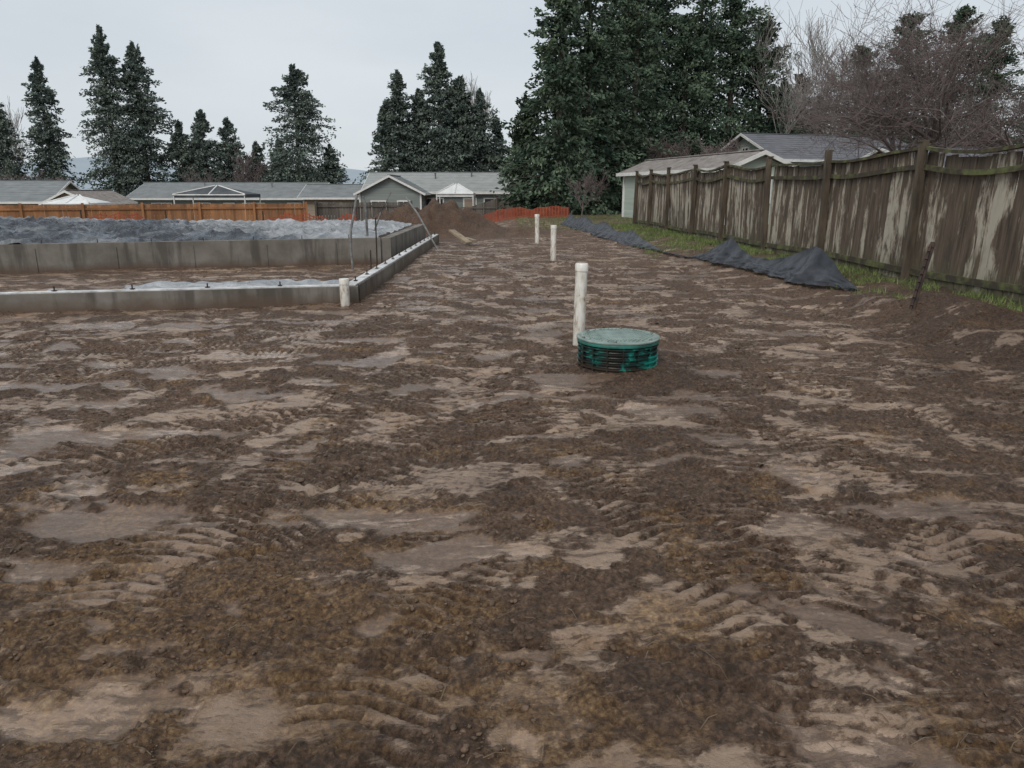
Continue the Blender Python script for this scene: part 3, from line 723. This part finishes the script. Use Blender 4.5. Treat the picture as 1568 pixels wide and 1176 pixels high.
# ------------------------------------------------------------------ trees
def conifer(name,x,y,top,R,seed,mat='foliage',low=.04,k=26,ss=1.0,dens=24,sharp=.8,bl=.5):
    rng=np.random.default_rng(seed);z0=gzf(x,y)-.1;H=top-z0
    nb=int(H*dens);h=low+(1-low)*rng.random(nb)**.95
    az=rng.random(nb)*2*math.pi
    L=R*((1-h)**sharp*.96+.03)*rng.uniform(.5,1.12,nb)
    L*=1+.20*np.sin(az*2+seed+h*7)+.16*np.sin(az*3+h*17+seed*2)
    L*=1-.25*sst(.25,0,h)
    pit=np.interp(h,[0,.5,.85,1],[-.25,.0,.35,.9])+rng.normal(0,.15,nb)
    d=np.stack([np.cos(az)*np.cos(pit),np.sin(az)*np.cos(pit),np.sin(pit)],1)
    t=rng.random((nb,k))**.7
    base=np.stack([np.full(nb,x),np.full(nb,y),z0+h*H],1)
    side=np.stack([-np.sin(az),np.cos(az),0*az],1)
    P=base[:,None]+d[:,None]*(L[:,None]*t)[...,None]
    P=P+side[:,None]*(rng.normal(0,.17,(nb,k))*L[:,None]*(1.15-.6*t))[...,None]
    P[...,2]+= -.18*L[:,None]*t**2-rng.random((nb,k))*.45*ss*bl+rng.normal(0,.10,(nb,k))
    P=P.reshape(-1,3);n=len(P)
    dd=np.repeat(d,k,0)+rng.normal(0,.6,(n,3));dd[:,2]-=.3;dd/=np.linalg.norm(dd,axis=1)[:,None]
    q=rng.normal(0,1,(n,3));q=np.cross(dd,q);q/=np.linalg.norm(q,axis=1)[:,None]
    ln=(rng.uniform(.16,.42,n)*ss)[:,None];w=(rng.uniform(.04,.10,n)*ss)[:,None]
    V=np.stack([P-dd*ln*.5,P+q*w,P+dd*ln*.5,P-q*w],1).reshape(-1,3)
    F=np.arange(4*n).reshape(-1,4)
    rn=np.repeat(rng.random(nb),k)*.65+rng.random(n)*.35
    e=empty(name);np_obj('crown',V,F,[M[mat]],rnd=rn,parent=e)
    b=MB();b.tube([(x,y,z0-.3),(x,y,z0+H*.5),(x+.02,y,z0+H*.98)],[.018*H+.05,.011*H+.03,.02],10)
    rr=random.Random(seed)
    for i in range(26):
        j=rr.randrange(nb);p=Vector(base[j]);b.tube([p,p+Vector(d[j])*float(L[j])*.85],[.04,.01],5)
    b.build('trunk',[M['bark']],e)
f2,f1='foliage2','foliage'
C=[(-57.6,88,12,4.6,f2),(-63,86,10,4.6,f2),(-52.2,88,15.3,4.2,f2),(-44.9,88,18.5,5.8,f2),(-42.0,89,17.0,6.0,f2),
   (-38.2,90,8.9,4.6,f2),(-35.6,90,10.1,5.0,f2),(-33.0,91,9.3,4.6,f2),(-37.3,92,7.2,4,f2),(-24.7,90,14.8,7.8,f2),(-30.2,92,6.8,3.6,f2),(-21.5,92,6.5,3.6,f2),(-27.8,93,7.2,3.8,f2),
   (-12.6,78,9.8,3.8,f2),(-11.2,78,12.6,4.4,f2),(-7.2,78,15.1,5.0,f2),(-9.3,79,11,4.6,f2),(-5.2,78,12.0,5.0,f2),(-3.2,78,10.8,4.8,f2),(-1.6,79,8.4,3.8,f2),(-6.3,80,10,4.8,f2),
   (2.75,46,12.6,3.6,f1),(.9,49,7.0,2.5,f1),(4.7,49,14.5,4.2,f1),(3.6,53,10,3.8,f1),(6.0,52,12,3.8,f1),
   (7.9,60,17.0,5.4,f1),(8.4,54,15.2,4.8,f1),(11,61,17,5.6,f1),(14,60,17.5,5.6,f1),(16.8,61,16.4,5.4,f1),(19.4,62,13.8,4.8,f1),(21.6,63,9.5,3.8,f1),(12.5,57.5,13,4.6,f1),
   (23.9,66,10.5,3.6,'brownfol'),(29.5,68,13.0,4.8,f1),(33.5,68,15.5,5.2,f1),(37.7,68,16,5.4,f1),(41,68,15,5.4,f1),(26.5,68,9,3.8,f1),(46,68,15,5,f1)]
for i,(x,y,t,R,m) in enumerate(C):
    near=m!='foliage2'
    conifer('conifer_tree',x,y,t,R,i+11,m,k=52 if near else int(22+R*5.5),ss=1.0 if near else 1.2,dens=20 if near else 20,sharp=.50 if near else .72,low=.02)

def bare(name,x,y,H,spread,seed,levels=5,r0=.12,kids=(3,4),mat='twig',trunk=.25,up=.35,sides=3,thin=1.0):
    rng=random.Random(seed);segs=[];z0=gzf(x,y)-.1
    def grow(p,d,L,r,lv):
        n=3;q=p;dd=d.copy();rr=r
        for i in range(n):
            dd=(dd+Vector((rng.gauss(0,.15),rng.gauss(0,.15),rng.gauss(0,.10)+up*.10))).normalized()
            q2=q+dd*(L/n);r2=rr*.84;segs.append((q,q2,rr,r2));q=q2;rr=r2
            if lv>0 and (i>0 or lv<levels):
                for k in range(rng.randint(*kids)//2+ (1 if i==n-1 else 0)):
                    ax=Vector((rng.gauss(0,1),rng.gauss(0,1),rng.gauss(0,.6)+up)).normalized()
                    nd=(dd*rng.uniform(.5,.9)+ax*spread).normalized()
                    grow(q,nd,L*rng.uniform(.55,.85),rr*rng.uniform(.5,.75),lv-1)
    grow(Vector((x,y,z0)),Vector((rng.gauss(0,.05),0,1)).normalized(),H*trunk*1.5,r0,levels)
    A=np.array([(*a,*b) for a,b,_,_ in segs]);ra=np.array([s[2] for s in segs]).clip(.0035*thin);rb=np.array([s[3] for s in segs]).clip(.003*thin)
    sc=H/(A[:,[2,5]].max()-z0);org=np.array([x,y,z0]*2);A=(A-org)*sc+org
    a=A[:,:3];b_=A[:,3:];d=b_-a;d/=np.linalg.norm(d,axis=1)[:,None]+1e-9
    u=np.cross(d,np.array([.31,.57,.76]));u/=np.linalg.norm(u,axis=1)[:,None]+1e-9;w=np.cross(d,u)
    V=[]
    for P,r in ((a,ra),(b_,rb)):
        for k in range(sides):
            t=2*math.pi*k/sides;V.append(P+(u*math.cos(t)+w*math.sin(t))*r[:,None])
    V=np.stack(V,1);n=len(a);F=[]
    base=np.arange(n)*2*sides
    for k in range(sides):
        k2=(k+1)%sides;F.append(np.stack([base+k,base+k2,base+sides+k2,base+sides+k],1))
    np_obj(name,V.reshape(-1,3),np.stack(F,1).reshape(-1,4),[M[mat]],smooth=True)
bare('bare_tree',10.3,20,6.4,.95,3,5,.20,(3,5),trunk=.14,up=.22,thin=1.1)
bare('bare_tree',13.6,21,7.0,.95,8,5,.20,(3,5),trunk=.14,up=.22,thin=1.1)
bare('bare_tree',12.2,26,6.4,1.0,14,5,.16,(2,4),trunk=.14,up=.2,thin=1.2)
bare('birch_tree',21.5,60,15.5,.5,5,5,.16,(2,3),'twig_pale',.22,.7,thin=4)
bare('birch_tree',25.0,60,13.5,.55,15,5,.16,(2,3),'twig_pale',.22,.6,thin=4)
bare('bare_shrub',10.6,52,5.8,.9,9,5,.07,(2,4),'twig',.12,.3,thin=4)
bare('bare_shrub',13.5,46,4.6,.9,19,5,.07,(2,4),'twig',.12,.3,thin=4)
bare('bare_tree',3.3,36,2.6,.6,12,4,.035,(2,4),'twig',.2,.4,thin=2)
bare('bare_tree',-30.0,86,8.3,.7,22,5,.12,(2,3),'twig',.2,.5,thin=5)
bare('bare_tree',-34,84,6.0,.7,23,5,.12,(2,3),'twig',.2,.5,thin=4)
for i,(x,y,hh) in enumerate([(-48.5,80,5.5),(-51.5,81,5.2),(-45.5,80,4.8),(-55,82,4.8)]):
    bare('bare_shrub',x,y,hh,.95,30+i,5,.1,(2,3),'twig',.1,.3,thin=7)
bare('poplar_tree',-4.0,100,17.5,.25,41,5,.2,(2,3),'twig_pale',.2,1.4,thin=6)
bare('poplar_tree',-67,105,15.5,.25,42,5,.2,(2,3),'twig_pale',.2,1.4,thin=6)
bare('poplar_tree',-70,106,14.5,.25,43,5,.2,(2,3),'twig_pale',.2,1.4,thin=6)

def mass(name,pts,mat,n,seed,ss):
    rng=np.random.default_rng(seed);Ps=[]
    for (x0,x1,y,h) in pts:
        m=int(n*(x1-x0));x=rng.uniform(x0,x1,m);hh=h*(.72+.5*fbm(x*.13,x*0+y,3,seed)+.25*perlin(x*.6,x*0+y,seed+4))
        z=gz(x,np.full(m,float(y)))+rng.random(m)*hh;Ps.append(np.stack([x,y+rng.normal(0,1.2,m),z],1))
    P=np.concatenate(Ps);m=len(P);a=rng.normal(0,1,(m,3));a/=np.linalg.norm(a,axis=1)[:,None]
    b=np.cross(a,rng.normal(0,1,(m,3)));b/=np.linalg.norm(b,axis=1)[:,None]
    V=np.stack([P-a*ss,P+b*ss*.5,P+a*ss,P-b*ss*.5],1).reshape(-1,3)
    np_obj(name,V,np.arange(4*m).reshape(-1,4),[M[mat]],rnd=rng.random(m))
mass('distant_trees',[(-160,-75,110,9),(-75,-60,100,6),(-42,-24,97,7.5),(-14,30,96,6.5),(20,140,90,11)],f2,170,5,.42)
mass('hedge',[(.0,7.0,51.5,3.0),(-9,0,73,4.0),(12,60,47,2.5)],f1,420,6,.22)
def hill():
    xs=np.linspace(-420,420,120);V=[];
    for y,k in ((560,0),(640,1),(760,0)):
        for x in xs: V.append((x,y,-8+k*(29+6*math.sin(x*.011)+4*math.sin(x*.037+1))))
    idx=np.arange(360).reshape(3,120);F=np.stack([idx[:-1,:-1],idx[:-1,1:],idx[1:,1:],idx[1:,:-1]],-1).reshape(-1,4)
    np_obj('hill',V,F,[M['hill']],smooth=True)
hill()

# ------------------------------------------------------------------ world, sun, camera
el,rot=math.radians(42),math.radians(205)
w=bpy.data.worlds.new('World');S.world=w;w.use_nodes=True;nt=w.node_tree;bg=nt.nodes['Background']
sky=N(nt,'ShaderNodeTexSky',sky_type='NISHITA');sky.sun_disc=False;sky.sun_elevation=el;sky.sun_rotation=rot
tc=N(nt,'ShaderNodeTexCoord');mp=N(nt,'ShaderNodeMapping');mp.inputs['Scale'].default_value=(1,1,3.0);nt.links.new(tc.outputs['Generated'],mp.inputs[0])
cl=noise(nt,mp.outputs[0],1.9,5,.55)
cr=ramp(nt,[(.3,(5.5,6.1,6.7)),(.7,(8.0,8.35,8.6))]);nt.links.new(cl,cr.inputs[0])
sp=N(nt,'ShaderNodeSeparateXYZ');nt.links.new(tc.outputs['Generated'],sp.inputs[0])
hz=ramp(nt,[(0,(7.4,7.8,8.1)),(.30,(5.8,6.5,7.2)),(1,(8.8,8.6,8.4))]);nt.links.new(sp.outputs[2],hz.inputs[0])
cc=mixc(nt,.5,cr.outputs[0],hz.outputs[0])
nt.links.new(mixc(nt,.92,sky.outputs[0],cc),bg.inputs[0]);bg.inputs[1].default_value=.1
sl=bpy.data.lights.new('sun','SUN');sl.energy=1.5;sl.angle=math.radians(24);sl.color=(1,.94,.87)
so=bpy.data.objects.new('sun',sl);COL.objects.link(so)
dirv=Vector((math.sin(rot)*math.cos(el),math.cos(rot)*math.cos(el),math.sin(el)))
so.rotation_euler=dirv.to_track_quat('Z','Y').to_euler()
cam=bpy.data.cameras.new('camera');cam.lens=26.17;cam.sensor_width=36;cam.clip_end=2000;cam.clip_start=.05
co=bpy.data.objects.new('camera',cam);COL.objects.link(co);co.location=(0,0,1.5);co.rotation_euler=(math.radians(75.35),0,0)
S.camera=co
S.view_settings.view_transform='Standard';S.view_settings.look='None';S.view_settings.exposure=0
